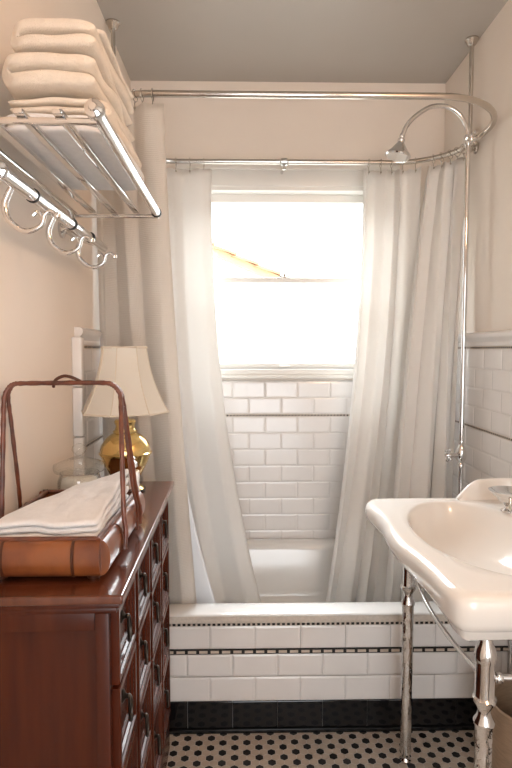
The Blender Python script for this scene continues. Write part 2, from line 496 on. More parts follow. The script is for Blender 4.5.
q0 = Vector((0.46, 6.93, 2.235)); q1 = q0-Vector((ux, 0, uz))*6.5; dz_ = Vector((0, 0, -0.15)); dy_ = Vector((0, 0.12, 0))
A = [rb.verts.new(q0+d_) for d_ in (Vector(), dz_*0.6, dz_*0.6+dy_, dy_)]; B = [rb.verts.new(q1+d_) for d_ in (Vector(), dz_, dz_+dy_, dy_)]
for k in range(4): rb.faces.new((A[k], A[(k+1) % 4], B[(k+1) % 4], B[k]))
rb.faces.new(A); rb.faces.new(B)
obj('barge_board', rb, M['soffit'], hx, smooth=False)
tag(obj('patio', box(-8, 8, 2.9, 14, -0.6, -0.5), M['concrete'], smooth=False), kind='structure')['label'] = 'pale ground outside the window'

# ------------------------------------------------------------ bathtub
tub = thing('bathtub', 'white bathtub below the window with a tiled front panel', 'bathtub', (0.2, 2.25, 0))
bm = bmesh.new()
TX0, TX1, TY0, TY1 = XL+0.012, XR-0.013, 1.868, YB-0.013
def rrect(cx, cy, hx_, hy, r, z, n=8):
    pts = []
    for (sx, sy, a0) in ((1, 1, 0), (-1, 1, 90), (-1, -1, 180), (1, -1, 270)):
        for i in range(n+1):
            an = radians(a0+90*i/n)
            pts.append((cx+sx*(hx_-r)+r*cos(an), cy+sy*(hy-r)+r*sin(an), z))
    return pts
cx, cy = (TX0+TX1)/2, (TY0+TY1)/2; hxx, hyy = (TX1-TX0)/2, (TY1-TY0)/2
icy = cy+0.012
loops = [rrect(cx, cy, hxx, hyy, 0.006, 0.4255), rrect(cx, cy, hxx, hyy, 0.008, 0.427), rrect(cx, cy, hxx-0.004, hyy-0.005, 0.012, 0.430),
         rrect(cx, cy, hxx-0.012, hyy-0.014, 0.02, 0.4325), rrect(cx, icy, hxx-0.075, hyy-0.075, 0.13, 0.431), rrect(cx, icy, hxx-0.09, hyy-0.088, 0.13, 0.424),
         rrect(cx, icy, hxx-0.10, hyy-0.096, 0.13, 0.40), rrect(cx, icy, hxx-0.14, hyy-0.125, 0.13, 0.22), rrect(cx, icy, hxx-0.19, hyy-0.16, 0.12, 0.14),
         rrect(cx, icy, hxx-0.27, hyy-0.22, 0.09, 0.115), rrect(cx, icy, 0.10, 0.05, 0.04, 0.11)]
L0 = None
for lp in loops:
    L1 = [bm.verts.new(p) for p in lp]
    if L0:
        for k in range(len(L1)): bm.faces.new((L0[k], L0[(k+1) % len(L1)], L1[(k+1) % len(L1)], L1[k]))
    L0 = L1
bm.faces.new(L0)
obj('basin', bm, M['enamel'], tub, angle=60)
# tiled front panel
FY = 1.888
ap = struct('front_panel', box(TX0, TX1, FY, FY+0.05, 0.0, 0.424), M['grout'], tub)
P0 = Vector((0, FY, 0)); U0 = Vector((1, 0, 0)); N0 = Vector((0, -1, 0))
def row(bm, v0, v1, ph, bev=0.007, d=0.008, lift=0.0018):
    k = -8
    while ph+k*0.1575 < TX1:
        u0 = max(TX0, ph+k*0.1575); u1 = min(TX1, ph+(k+1)*0.1575); k += 1
        if u1-u0 > 0.01: add_tile(bm, P0, U0, VZ, N0, u0, u1, v0, v1, d=d, bev=bev, lift=lift)
bm = bmesh.new()
row(bm, 0.304, 0.385, 0.034); row(bm, 0.205, 0.284, 0.034+0.079); row(bm, 0.116, 0.203, 0.034)
struct('panel_tile', bm, M['tile'], ap)
bm = bmesh.new()
row(bm, 0.018, 0.114, 0.034+0.079, bev=0.002, lift=0.0008)
add_box(bm, TX0, TX1, FY-0.014, FY, 0.0, 0.016, 0.004)
struct('black_base_tile', bm, M['black_tile'], ap, label='glossy black base tile')
bm = bmesh.new()
add_box(bm, TX0, TX1, FY-0.018, FY, 0.3985, 0.4245, 0.004, 3)
x = TX0+0.004
struct('edge_strip', bm, M['strip'], ap, smooth=True)
bm = bmesh.new()
add_box(bm, TX0, TX1, FY-0.010, FY, 0.3865, 0.3985, mi=0)
while x < TX1-0.01:
    add_box(bm, x, x+0.010, FY-0.0115, FY-0.009, 0.388, 0.397, mi=1); x += 0.0172
struct('dotted_liner', bm, [M['hex_white'], M['hex_black']], ap, label='black and white dotted liner')
bm = bmesh.new()
add_box(bm, TX0, TX1, FY-0.010, FY, 0.286, 0.302, mi=0)
x = 0.034+0.079-0.1575*5
while x < TX1-0.02:
    if x > TX0: add_box(bm, x+0.003, x+0.0315, FY-0.0118, FY-0.009, 0.2895, 0.2985, mi=1)
    x += 0.1575/4
struct('dashed_liner', bm, [M['hex_black'], M['hex_white']], ap, label='black liner with white dashes')

# ------------------------------------------------------------ curtain rail
RZ = 2.160
RX0, RX1, RY0, RY1, RR, RL = -0.502, 0.905, 1.848, 2.49, 0.27, 0.20
rail = thing('shower_curtain_rail', 'chrome oval curtain rail hung from the ceiling over the bath', 'curtain rail', (0.2, 2.17, RZ))
pts = []
for (cx_, cy_, a0, r_) in ((RX1-RR, RY1-RR, 0, RR), (RX0+RL, RY1-RL, 90, RL), (RX0+RL, RY0+RL, 180, RL), (RX1-RR, RY0+RR, 270, RR)):
    for p in arc(cx_, cy_, r_, a0, a0+90, 14): pts.append((p[0], p[1], RZ))
obj('rail_tube', tube(pts, 0.0108, seg=16, closed=True), M['nickel'], rail)
def ceil_post(x, y, zt=ZC):
    obj('ceiling_post', tube([(x, y, RZ), (x, y, zt-0.004)], 0.0085), M['nickel'], rail)
    obj('ceiling_flange', lathe([(0, ZC), (0.026, ZC), (0.027, ZC-0.006), (0.022, ZC-0.010), (0.018, ZC-0.022), (0.011, ZC-0.028), (0.0, ZC-0.028)], (x, y, 0), seg=24), M['nickel'], rail)
    obj('rail_clamp', lathe([(0, RZ-0.024), (0.012, RZ-0.022), (0.018, RZ-0.012), (0.019, RZ), (0.018, RZ+0.012), (0.011, RZ+0.026), (0, RZ+0.028)], (x, y, 0), seg=20), M['nickel'], rail)
ceil_post(0.906, 2.285); ceil_post(-0.498, 2.20)
bm = bmesh.new()   # wall bracket mid far side
add_tube(bm, [(0.172, RY1, RZ), (0.172, YB-0.002, RZ)], 0.007)
add_lathe(bm, [(0, 0), (0.024, 0), (0.024, -0.006), (0.012, -0.012), (0, -0.014)], (0.172, YB-0.001, RZ), seg=20, axis='Y')
add_lathe(bm, [(0, -0.022), (0.008, -0.021), (0.017, -0.012), (0.017, 0.012), (0.008, 0.021), (0, 0.022)], (0.172, RY1, RZ), seg=16, axis='X')
add_lathe(bm, [(0, -0.03), (0.009, -0.028), (0.006, -0.012), (0.006, 0)], (0.172, RY1, RZ-0.006), seg=12)
obj('wall_bracket', bm, M['chrome'], rail)
bm = bmesh.new()   # elbow bracket to the right wall
add_tube(bm, [(0.904, 2.285, RZ-0.006), (XR-0.002, 2.285, RZ-0.006)], 0.008)
add_lathe(bm, [(0, 0), (0.024, 0), (0.024, -0.006), (0.012, -0.012), (0, -0.014)], (XR-0.001, 2.285, RZ-0.006), seg=20, axis='X')
obj('wall_bracket', bm, M['nickel'], rail)

# ------------------------------------------------------------ shower riser
SX, SY = 0.858, 2.180
sh = thing('shower_fixture', 'exposed chrome shower riser with gooseneck arm and bell head', 'shower', (SX, SY, 0.5))
obj('riser_pipe', tube([(SX, SY, 0.50), (SX, SY, 2.14)], 0.0095), M['chrome'], sh)
g = catmull([(SX, SY, 2.12), (SX-0.003, SY, 2.18), (SX-0.032, SY, 2.236), (SX-0.082, SY, 2.268), (SX-0.145, SY, 2.268), (SX-0.203, SY, 2.234), (SX-0.238, SY, 2.196), (SX-0.254, SY, 2.160)], 8)
obj('gooseneck_arm', tube(g, 0.0088), M['chrome'], sh)
rot = Matrix.Rotation(radians(12), 3, 'Y')
hd = obj('shower_head', lathe([(0, 0.005), (0.009, 0.004), (0.011, -0.006), (0.008, -0.012), (0.014, -0.017), (0.014, -0.024), (0.011, -0.028), (0.018, -0.036), (0.029, -0.052), (0.040, -0.066), (0.047, -0.074), (0.049, -0.080), (0.045, -0.085), (0, -0.085)],
    (SX-0.254, SY, 2.162), seg=32, M4=rot), M['chrome'], sh)
bm = bmesh.new()
add_lathe(bm, [(0, -0.02), (0.013, -0.019), (0.017, -0.009), (0.017, 0.009), (0.013, 0.019), (0, 0.02)], (SX, SY, 2.142), seg=18)
add_tube(bm, [(SX, SY, 2.142), (0.904, 2.285, RZ)], 0.008)
add_tube(bm, [(SX, SY, 2.142), (SX-0.02, SY-0.03, 2.142)], 0.007)
add_lathe(bm, [(0, 0), (0.012, 0.0), (0.012, -0.01), (0.005, -0.014), (0, -0.014)], (SX-0.016, SY-0.026, 2.142), seg=12, axis='Y')
add_lathe(bm, [(0, -0.020), (0.014, -0.016), (0.021, -0.005), (0.021, 0.005), (0.014, 0.016), (0, 0.020)], (SX+0.012, SY-0.012, 2.146), seg=14, axis='Y')
for an in range(5):
    e = Vector((SX+0.012+0.026*cos(an*1.257), SY-0.022, 2.146+0.026*sin(an*1.257)))
    add_tube(bm, [Vector((SX+0.012, SY-0.018, 2.146)), e], [0.007, 0.0055], seg=8)
obj('pipe_clamp', bm, M['chrome'], sh)
ZV = 0.925
obj('valve_body', lathe([(0, 0.058), (0.011, 0.056), (0.013, 0.046), (0.010, 0.040), (0.016, 0.028), (0.021, 0.010), (0.021, -0.010), (0.016, -0.024), (0.010, -0.034), (0.013, -0.040), (0.013, -0.05), (0, -0.052)], (SX, SY, ZV), seg=24), M['chrome'], sh)
bm = bmesh.new()
add_tube(bm, [(SX, SY, ZV), (SX-0.055, SY-0.012, ZV)], [0.011, 0.007])
hc = Vector((SX-0.055, SY-0.012, ZV))
for k in range(4):
    an = k*pi/2+0.5
    e = hc+Vector((0, cos(an)*0.026, sin(an)*0.026))
    add_tube(bm, [hc, e], [0.006, 0.0045]); add_lathe(bm, [(0, -0.007), (0.006, -0.004), (0.007, 0), (0.006, 0.004), (0, 0.007)], e, seg=10)
add_lathe(bm, [(0, 0.008), (0.010, 0.006), (0.010, -0.008), (0.005, -0.014), (0, -0.014)], hc, seg=14, axis='X')
obj('cross_handle', bm, M['chrome'], sh)
bm = bmesh.new()   # tub filler mixer at the bottom of the riser
add_lathe(bm, [(0, 0.03), (0.014, 0.028), (0.020, 0.01), (0.020, -0.02), (0.012, -0.035), (0, -0.036)], (SX, SY, 0.56), seg=20)
add_tube(bm, [(SX, SY-0.10, 0.56), (SX, SY+0.10, 0.56)], 0.012)
add_tube(bm, [(SX, SY, 0.55), (XR-0.012, SY, 0.55)], 0.012)
add_tube(bm, catmull([(SX, SY, 0.55), (SX-0.05, SY, 0.55), (SX-0.085, SY, 0.535), (SX-0.092, SY, 0.50)], 5), 0.012)
obj('bath_mixer', bm, M['chrome'], sh)

# ------------------------------------------------------------ shower curtains
def polyline_sample(P, n):
    P = [Vector((p[0], p[1], 0)) for p in P]
    d = [0]
    for a_, b_ in zip(P[:-1], P[1:]): d.append(d[-1]+(b_-a_).length)
    out = []
    for i in range(n+1):
        s = d[-1]*i/n; k = 0
        while k < len(d)-2 and d[k+1] < s: k += 1
        t = (s-d[k])/max(1e-9, d[k+1]-d[k]); out.append(P[k].lerp(P[k+1], min(1, t)))
    return out, d[-1]

def curtain(name, label, top, bottom, zt, zb, folds, amp0, amp1, m, hooks, ease=1.6, nu=None, nv=44, seed=0, width=1.0, edge=None, sag=0.0, group=None, bulge=0, lift=0):
    nu = nu or int(folds*14)
    T, lt = polyline_sample(top, nu); B, lb = polyline_sample(bottom, nu)
    root = thing(name, label, 'shower curtain', (T[nu//2].x, T[nu//2].y, zb), group=group)
    bm = bmesh.new(); uvl = bm.loops.layers.uv.new('UVMap')
    rnd = random.Random(seed)
    ph = [rnd.uniform(-0.5, 0.5) for _ in range(12)]
    grid = []
    for j in range(nv+1):
        v = j/nv; rowv = []
        for i in range(nu+1):
            u = i/nu
            w = v**ease
            p = T[i].lerp(B[i], w)
            tg = (T[min(i+1, nu)]-T[max(i-1, 0)]).lerp(B[min(i+1, nu)]-B[max(i-1, 0)], w).normalized()
            nn = Vector((tg.y, -tg.x, 0))
            uu = u + 0.035*sin(2*pi*u*1.7+ph[0]) + 0.02*sin(2*pi*u*3.1+ph[1]+v*1.5)
            A_ = amp0+(amp1-amp0)*v
            s = sin(2*pi*folds*uu+ph[2])
            dsp = A_*s + 0.35*A_*v*sin(2*pi*folds*0.43*uu+ph[3]+v*1.2)
            dsp += bulge*sin(pi*v)
            sh_ = 0.25*A_*sin(4*pi*folds*uu+ph[4])
            sc = 0.0
            if j == 0: sc = -0.004*(1-cos(2*pi*hooks*u))
            zz = zt+(zb+lift*(1-u)**4-zt)*v + (1-v)**6*sc
            rowv.append(bm.verts.new((p.x+nn.x*dsp+tg.x*sh_, p.y+nn.y*dsp+tg.y*sh_, zz)))
        grid.append(rowv)
    for j in range(nv):
        for i in range(nu):
            f = bm.faces.new((grid[j][i], grid[j][i+1], grid[j+1][i+1], grid[j+1][i]))
            for lp, (a_, b_) in zip(f.loops, ((i, j), (i+1, j), (i+1, j+1), (i, j+1))):
                lp[uvl].uv = (a_/nu*width, b_/nv*(zt-zb))
    cl = obj('curtain_cloth', bm, m, root, angle=None, recalc=False)
    md = cl.modifiers.new('thickness', 'SOLIDIFY'); md.thickness = 0.0016; md.offset = 0
    for h in range(hooks):
        i = int((h+0.5)/hooks*nu); p = T[i]
        tg = (T[min(i+1, nu)]-T[max(i-1, 0)]).normalized(); nn = Vector((tg.y, -tg.x, 0))
        # ring around the tube and a small hook into the cloth
        q = rail_near(p)
        hk = bmesh.new()
        cpts = [Vector((q.x, q.y, RZ-0.004))+nn*(0.0185*cos(a2))+Vector((0, 0, 0.0185*sin(a2))) for a2 in [2*pi*k/16 for k in range(16)]]
        add_tube(hk, cpts, 0.0015, seg=6, closed=True)
        add_tube(hk, catmull([(q.x, q.y, RZ-0.022), ((q.x+p.x)/2, (q.y+p.y)/2-0.004, RZ-0.034), (p.x, p.y-0.006, zt-0.010), (p.x, p.y-0.002, zt-0.022)], 4), 0.0015, seg=6)
        add_lathe(hk, [(0, 0.004), (0.004, 0.002), (0.004, -0.002), (0, -0.004)], (p.x, p.y-0.007, zt-0.014), seg=10)
        obj('curtain_ring', hk, M['nickel'], root)
    return root
RING = [Vector((p[0], p[1], 0)) for p in pts]
def rail_near(p):
    best = None
    n = len(RING)
    for i in range(n):
        a_, b_ = RING[i], RING[(i+1) % n]
        d = b_-a_; L2 = d.length_squared
        t = 0 if L2 == 0 else max(0, min(1, (p-a_).dot(d)/L2))
        c = a_+d*t
        if best is None or (c-p).length < (best-p).length: best = c
    return best
CT = RZ-0.030
# near left, waffle weave
lt = arc(RX0+RL, RY0+RL, RL, 196, 264, 10)
curtain('shower_curtain', 'ivory waffle-weave shower curtain hanging nearest, behind the lamp', [(-0.512, 1.965)] + lt[1:] + [(-0.262, 1.849)],
        [(-0.497, 1.975), (-0.44, 1.990), (-0.36, 2.0), (-0.26, 2.0), (-0.180, 2.0)], CT, 0.375, 2.6, 0.012, 0.020, M['waffle'], 5, ease=1.35, lift=0.075, seed=3, width=0.8)
curtain('shower_curtain_liner', 'white inner liner showing below the edge of the waffle curtain', [(-0.45, 2.02), (-0.40, 1.94), (-0.33, 1.905), (-0.285, 1.90)],
        [(-0.40, 2.12), (-0.30, 2.07), (-0.17, 2.06), (-0.080, 2.085)], CT-0.01, 0.26, 2.2, 0.008, 0.016, M['liner'], 3, ease=2.6, seed=5, width=0.6)
# far left, smooth white
far = [(-0.148, RY1)] + arc(RX0+RL, RY1-RL, RL, 90, 150, 8)
curtain('shower_curtain', 'smooth white shower curtain left of the window', far[::-1],
        [(-0.38, 2.38), (-0.24, 2.37), (-0.08, 2.36), (0.075, 2.36)], CT, 0.22, 2.6, 0.012, 0.020, M['curtain'], 6, ease=2.3, seed=8, width=0.7)
# right: two panels
curtain('shower_curtain', 'white shower curtain panel right of the window, spreading towards its foot', [(0.522, RY1), (0.66, RY1), (0.765, 2.452)],
        [(0.330, 2.33), (0.45, 2.36), (0.62, 2.38)], CT, 0.22, 3.4, 0.013, 0.022, M['curtain'], 5, ease=1.9, seed=12, width=0.7)
fr2 = arc(RX1-RR, RY1-RR, RR, 54, 14, 8)
curtain('shower_curtain', 'white shower curtain gathered beside the chrome riser pipe', fr2,
        [(0.575, 2.27), (0.66, 2.265), (0.76, 2.28), (0.83, 2.31), (0.885, 2.36)], CT, 0.22, 3.0, 0.012, 0.027, M['curtain'], 5, ease=0.8, seed=21, width=0.9)

# ------------------------------------------------------------ towel shelf
SZ = 1.740
shelf = thing('towel_shelf', 'chrome slatted towel shelf with hook rail on the left wall', 'shelf', (XL, 1.3, SZ))
Y0s, Y1s = 0.955, 1.665
def ball(c, r): return [(0, -r), (r*0.6, -r*0.8), (r, 0), (r*0.6, r*0.8), (0, r)]
bm = bmesh.new()
add_tube(bm, [(-0.250, Y0s+0.012, SZ), (-0.258, Y1s, SZ)], 0.0125, seg=18)
obj('front_rail', bm, M['chrome'], shelf)
bm = bmesh.new()
add_lathe(bm, [(0, -0.013), (0.006, -0.013), (0.008, -0.009), (0.015, -0.006), (0.0165, 0.002), (0.0165, 0.008), (0.012, 0.013), (0, 0.013)], (-0.250, Y0s+0.004, SZ), seg=24, axis='Y')
obj('end_knob', bm, M['chrome'], shelf)
obj('end_ring', lathe([(0.010, -0.004), (0.0145, -0.004), (0.0145, 0.004), (0.010, 0.004)], (-0.258, Y1s-0.004, SZ), seg=20, axis='Y'), M['black_rubber'], shelf)
obj('rear_rail', tube([(-0.496, Y0s-0.01, SZ), (-0.500, Y1s+0.02, SZ)], 0.0075), M['chrome'], shelf)
for xs in (-0.442, -0.380, -0.315):
    bm = bmesh.new(); add_box(bm, xs-0.009, xs+0.009, Y0s+0.012, Y1s-0.006, SZ-0.004, SZ+0.004, 0.0022)
    obj('slat', bm, M['chrome'], shelf)
for ys, dz in ((Y0s+0.030, -0.010), (Y1s-0.002, -0.010)):
    obj('crossbar', tube([(-0.503, ys, SZ+dz), (-0.252, ys, SZ+dz)], 0.006), M['chrome'], shelf)
HZ, HX = 1.640, -0.412
hr = obj('hook_rail', tube([(HX, 0.965, HZ), (HX-0.004, 1.672, HZ)], 0.0125, seg=18), M['chrome'], shelf)
for yy in (1.115, 1.36, 1.52):
    obj('rail_collar', lathe([(0.0128, -0.002), (0.0142, -0.002), (0.0142, 0.002), (0.0128, 0.002)], (HX-0.001, yy, HZ), seg=20, axis='Y'), M['black_rubber'], hr)
obj('end_knob', lathe([(0, -0.016), (0.006, -0.016), (0.008, -0.011), (0.015, -0.008), (0.017, 0), (0.015, 0.008), (0, 0.010)], (HX, 0.962, HZ), seg=24, axis='Y'), M['chrome'], hr)
for yh in (1.03, 1.255, 1.47):
    bm = bmesh.new()
    c = catmull([(HX-0.008, yh, HZ-0.010), (HX-0.020, yh, HZ-0.040), (HX-0.012, yh, HZ-0.068), (HX+0.016, yh, HZ-0.086), (HX+0.044, yh, HZ-0.076), (HX+0.052, yh, HZ-0.056), (HX+0.064, yh, HZ-0.050), (HX+0.074, yh, HZ-0.058)], 6)
    nC = len(c)
    add_tube(bm, c, [0.0064-0.0022*abs(2*i/nC-0.3) for i in range(nC)], seg=12)
    add_lathe(bm, [(0, -0.007), (0.006, -0.004), (0.007, 0), (0.006, 0.004), (0, 0.007)], c[-1], seg=12)
    c2 = catmull([(HX+0.050, yh, HZ-0.066), (HX+0.040, yh, HZ-0.052), (HX+0.030, yh, HZ-0.058)], 5)
    add_tube(bm, c2, 0.0035, seg=8)
    obj('hook', bm, M['chrome'], hr)
for yb in (Y0s+0.05, Y1s-0.04):
    bm = bmesh.new()
    add_lathe(bm, [(0, 0), (0.026, 0.0), (0.026, 0.006), (0.016, 0.010), (0.010, 0.018), (0, 0.018)], (XL+0.0005, yb, SZ-0.055), seg=24, axis='X')
    add_tube(bm, catmull([(XL+0.012, yb, SZ-0.055), (XL+0.035, yb, SZ-0.04), (-0.498, yb, SZ-0.004)], 5), 0.008)
    add_tube(bm, catmull([(XL+0.012, yb, SZ-0.058), (XL+0.06, yb, SZ-0.085), (HX, yb, HZ)], 5), 0.008)
    obj('bracket', bm, M['chrome'], shelf)

# ------------------------------------------------------------ folded towels
def folded(name, label, x0, x1, y0, y1, z0, n, t, m, group=None, flip=False, lift=0.0, seed=0, taper=0.0, warp=0.009, fuzz=0.002, ends=None, slope=(0, 0), cat='towel', gap=0.12):
    """n layers of cloth folded back and forth across X; the folds show on the near end"""
    rnd = random.Random(seed)
    h = t*(1-gap)/2
    path = []
    for k in range(n):
        zc = t*(k+0.5)
        a_, b_ = x0+t*0.5, x1-t*0.5
        inset = rnd.uniform(0, 0.010)
        if k == 0: a_ += inset
        xs = [a_+(b_-a_)*i/8 for i in range(9)]
        if k % 2 == 1: xs.reverse()
        if k == n-1: xs = xs[:]  # last layer
        path += [(x, zc) for x in xs]
        if k < n-1:
            ex = xs[-1]; sgn = 1 if k % 2 == 0 else -1
            for i in range(1, 6):
                an = -pi/2+pi*i/6
                path.append((ex+sgn*t*0.5*cos(an), t*(k+1)+t*0.5*sin(an)))
    if flip: path = [(x0+x1-x, z) for x, z in path]
    P = [Vector((x, 0, z)) for x, z in path]; nP = len(P)
    NY = 22
    bm = bmesh.new(); prev = None
    for j in range(NY+1):
        v = j/NY
        # end rounding
        e = min(v, 1-v)*NY
        s = 1.0 if e >= 2 else (0.55, 0.86)[int(e)]
        y = y0+(y1-y0)*(0.0 if j == 0 else 1.0 if j == NY else (0.012 if j == 1 else 0.988 if j == NY-1 else (v)))
        Lr, Rr = [], []
        for i in range(nP):
            tg = (P[min(i+1, nP-1)]-P[max(i-1, 0)]).normalized(); nn = Vector((-tg.z, 0, tg.x))
            es = 1.0
            if i == 0 or i == nP-1: es = 0.6
            w = noise.noise(Vector((P[i].x*14, y*9, P[i].z*20+seed*3)))*warp
            w2 = noise.noise(Vector((P[i].x*9+7, y*6+3, seed*2.0)))*warp*0.8
            ww = noise.noise(Vector((y*5, P[i].z*30, seed+11.0)))*warp*1.4
            for sd, lst in ((1, Lr), (-1, Rr)):
                q = P[i]+nn*(h*s*es*sd)
                zz = q.z+w*min(1, q.z/0.02)+w2*min(1, q.z/0.03)
                zz += slope[0]*(q.x-x0)*(q.z/(n*t)) + slope[1]*(y-y0)*(q.z/(n*t))
                f_ = noise.noise(Vector((q.x*90, y*90, q.z*90)))*fuzz
                rr_ = 0.042; ex_ = max(0, q.x-(x1-rr_), (x0+rr_)-q.x)/rr_
                pull = rr_*(1-sqrt(max(0, 1-min(1, ex_)**2)))*0.9
                fz = max(0, 1-v*5); bz = max(0, 1-(1-v)*5)
                f_y = pull*fz - pull*bz
                lst.append(bm.verts.new((q.x+ww+f_, y+f_y+f_*1.5+0.5*warp*sin(P[i].z*60+seed), z0+max(0.0005, zz))))
        rg = (Lr, Rr)
        if prev:
            for a_, b_ in ((prev[0], Lr), (prev[1], Rr)):
                for i in range(nP-1): bm.faces.new((a_[i], a_[i+1], b_[i+1], b_[i]))
            for i in (0, nP-1): bm.faces.new((prev[0][i], prev[1][i], Rr[i], Lr[i]))
        if j in (0, NY):
            for i in range(nP-1): bm.faces.new((Lr[i], Lr[i+1], Rr[i+1], Rr[i]))
        prev = rg
    o = obj(name, bm, m, origin=((x0+x1)/2, (y0+y1)/2, z0), angle=None)
    sub = o.modifiers.new('soft', 'SUBSURF'); sub.levels = 1; sub.render_levels = 1
    return tag(o, label, cat, group)
TZ = SZ+0.0135
G = 'bath towels on the chrome shelf'
folded('bath_towel', 'white folded bath towel at the bottom of the shelf stack', -0.472, -0.262, 1.09, 1.50, TZ, 2, 0.020, M['towel_white'], G, seed=1)
folded('bath_towel', 'cream folded bath towel second from the bottom of the shelf stack', -0.470, -0.268, 1.11, 1.50, TZ+0.043, 2, 0.0165, M['towel'], G, seed=2)
folded('bath_towel', 'thick cream folded bath towel just below the topmost thick one', -0.462, -0.262, 1.085, 1.50, TZ+0.080, 2, 0.033, M['towel'], G, seed=6, flip=True)
folded('bath_towel', 'cream folded bath towel second from the top of the shelf stack', -0.442, -0.264, 1.09, 1.49, TZ+0.152, 2, 0.031, M['towel'], G, seed=4, flip=True)
folded('bath_towel', 'thin cream towel laid on top of the shelf stack', -0.415, -0.268, 1.17, 1.48, TZ+0.219, 1, 0.018, M['towel'], G, seed=5, flip=True)

# ------------------------------------------------------------ dresser
DT = 0.910
AR = radians(1.2)
dr = thing('dresser', 'dark red wooden chest of many small drawers along the left wall', 'dresser', (-0.215, 0.957, 0), AR)
# local frame: front plane x=0 (overhang), y along depth 0..0.862, wall towards -x
DL = 0.862; DW = 0.298
def dbox(*a, **k): return box(*a, **k)
bm = bmesh.new()
add_box(bm, -DW, 0.0, 0, DL, DT-0.016, DT, 0.004, 3)
tp = obj('top', bm, M['wood_top'], dr, local=True)
bm = bmesh.new()
add_box(bm, -DW+0.003, -0.007, 0.007, DL-0.004, DT-0.026, DT-0.016, 0.003)
add_box(bm, -DW+0.006, -0.013, 0.013, DL-0.006, DT-0.038, DT-0.026, 0.004)
obj('cornice', bm, M['wood'], dr, local=True)
XF = -0.030      # face of carcass
bm = bmesh.new()
add_box(bm, -DW+0.012, XF-0.02, 0.022+0.012, DL-0.012, 0.05, DT-0.038)            # core
for (y0_, y1_) in ((0.020, 0.034), (DL-0.024, DL-0.012)):
    add_box(bm, -DW+0.012, -DW+0.045, y0_, y1_, 0.05, DT-0.038, 0.002)
    add_box(bm, XF-0.024, XF, y0_, y1_, 0.05, DT-0.038, 0.002)
    add_box(bm, -DW+0.045, XF-0.024, y0_, y1_, DT-0.072, DT-0.038, 0.002)
    add_box(bm, -DW+0.045, XF-0.024, y0_, y1_, 0.05, 0.13, 0.002)
carc = obj('carcass', bm, M['wood'], dr, local=True)
bm = bmesh.new()
add_box(bm, -DW+0.008, XF+0.008, 0.012, DL-0.008, 0.0, 0.105, 0.006)
obj('plinth', bm, M['wood'], dr, local=True)
rowsz = [(0.725, 0.868), (0.547, 0.717), (0.369, 0.539), (0.150, 0.361)]
colw = (DL-0.05)/4
# face frame: stiles and reeded rails
bm = bmesh.new()
for c_ in range(5):
    yc = 0.025+c_*colw
    add_box(bm, XF-0.02, XF+0.002, yc-0.011, yc+0.011, 0.10, DT-0.038, 0.0015)
for z_ in (0.721, 0.543, 0.365, 0.14):
    add_box(bm, XF-0.02, XF+0.002, 0.02, DL-0.02, z_-0.006, z_+0.006, 0.001)
obj('face_frame', bm, M['wood'], dr, local=True)
for c_ in range(4):
    for (z0_, z1_) in rowsz:
        y0_ = 0.025+c_*colw+0.014; y1_ = 0.025+(c_+1)*colw-0.014
        b_ = bmesh.new()
        # raised frame stepping down to a recessed centre
        steps = [(0, XF-0.012), (0, XF+0.013), (0.002, XF+0.015), (0.012, XF+0.015), (0.014, XF+0.011), (0.021, XF+0.011), (0.023, XF+0.006), (0.030, XF+0.005), (0.033, XF+0.000)]
        L0 = None
        for ins, xx in steps:
            L1 = [b_.verts.new((xx, yy_, zz_)) for yy_, zz_ in ((y0_+ins, z0_+ins), (y1_-ins, z0_+ins), (y1_-ins, z1_-ins), (y0_+ins, z1_-ins))]
            if L0:
                for k in range(4): b_.faces.new((L0[k], L0[(k+1) % 4], L1[(k+1) % 4], L1[k]))
            L0 = L1
        b_.faces.new(L0)
        d_ = obj('drawer', b_, M['wood'], dr, local=True, smooth=False)
        pc = Vector((XF+0.001, (y0_+y1_)/2, (z0_+z1_)/2+0.004))
        hb = bmesh.new()
        add_lathe(hb, [(0, 0), (0.013, 0.0), (0.013, 0.003), (0.008, 0.005), (0.004, 0.009), (0.0055, 0.013), (0.004, 0.017), (0, 0.018)], pc+Vector((0, 0, 0.012)), seg=14, axis='X')
        ringp = [pc+Vector((0.0145+0.003*sin(a2/2), 0.012*sin(a2), -0.012+0.024*cos(a2))) for a2 in [2*pi*k/18 for k in range(18)]]
        add_tube(hb, ringp, 0.0029, seg=8, closed=True)
        add_lathe(hb, [(0, -0.006), (0.004, -0.003), (0.0045, 0), (0.004, 0.003), (0, 0.006)], pc+Vector((0.016, 0, -0.036)), seg=10)
        obj('drawer_pull', hb, M['bronze'], d_, local=True)

# ------------------------------------------------------------ table lamp
LX, LY = -0.366, 1.700
lamp = thing('table_lamp', 'brass urn table lamp with ivory panelled bell shade on the far end of the dresser', 'lamp', (LX, LY, DT), radians(-26))
prof = [(0, 0.0), (0.054, 0.0), (0.056, 0.006), (0.050, 0.013), (0.040, 0.018), (0.034, 0.026), (0.038, 0.034), (0.050, 0.055), (0.063, 0.080), (0.0725, 0.103), (0.0755, 0.112),
        (0.079, 0.1135), (0.080, 0.118), (0.076, 0.1205), (0.0755, 0.128), (0.071, 0.143), (0.060, 0.160), (0.046, 0.172), (0.036, 0.178), (0.037, 0.183), (0.031, 0.188), (0.028, 0.200), (0.033, 0.212), (0.030, 0.218), (0.012, 0.222), (0.010, 0.25), (0, 0.25)]
obj('urn_body', lathe(prof, seg=48), M['brass'], lamp, local=True)
obj('base_ring', lathe([(0, -0.0), (0.058, 0.0), (0.059, 0.005), (0.052, 0.008), (0, 0.008)], seg=40), M['bronze'], lamp, local=True)
obj('harp_rod', lathe([(0, 0.25), (0.004, 0.25), (0.004, 0.425), (0.008, 0.430), (0.006, 0.437), (0, 0.438)], seg=12), M['brass'], lamp, local=True)
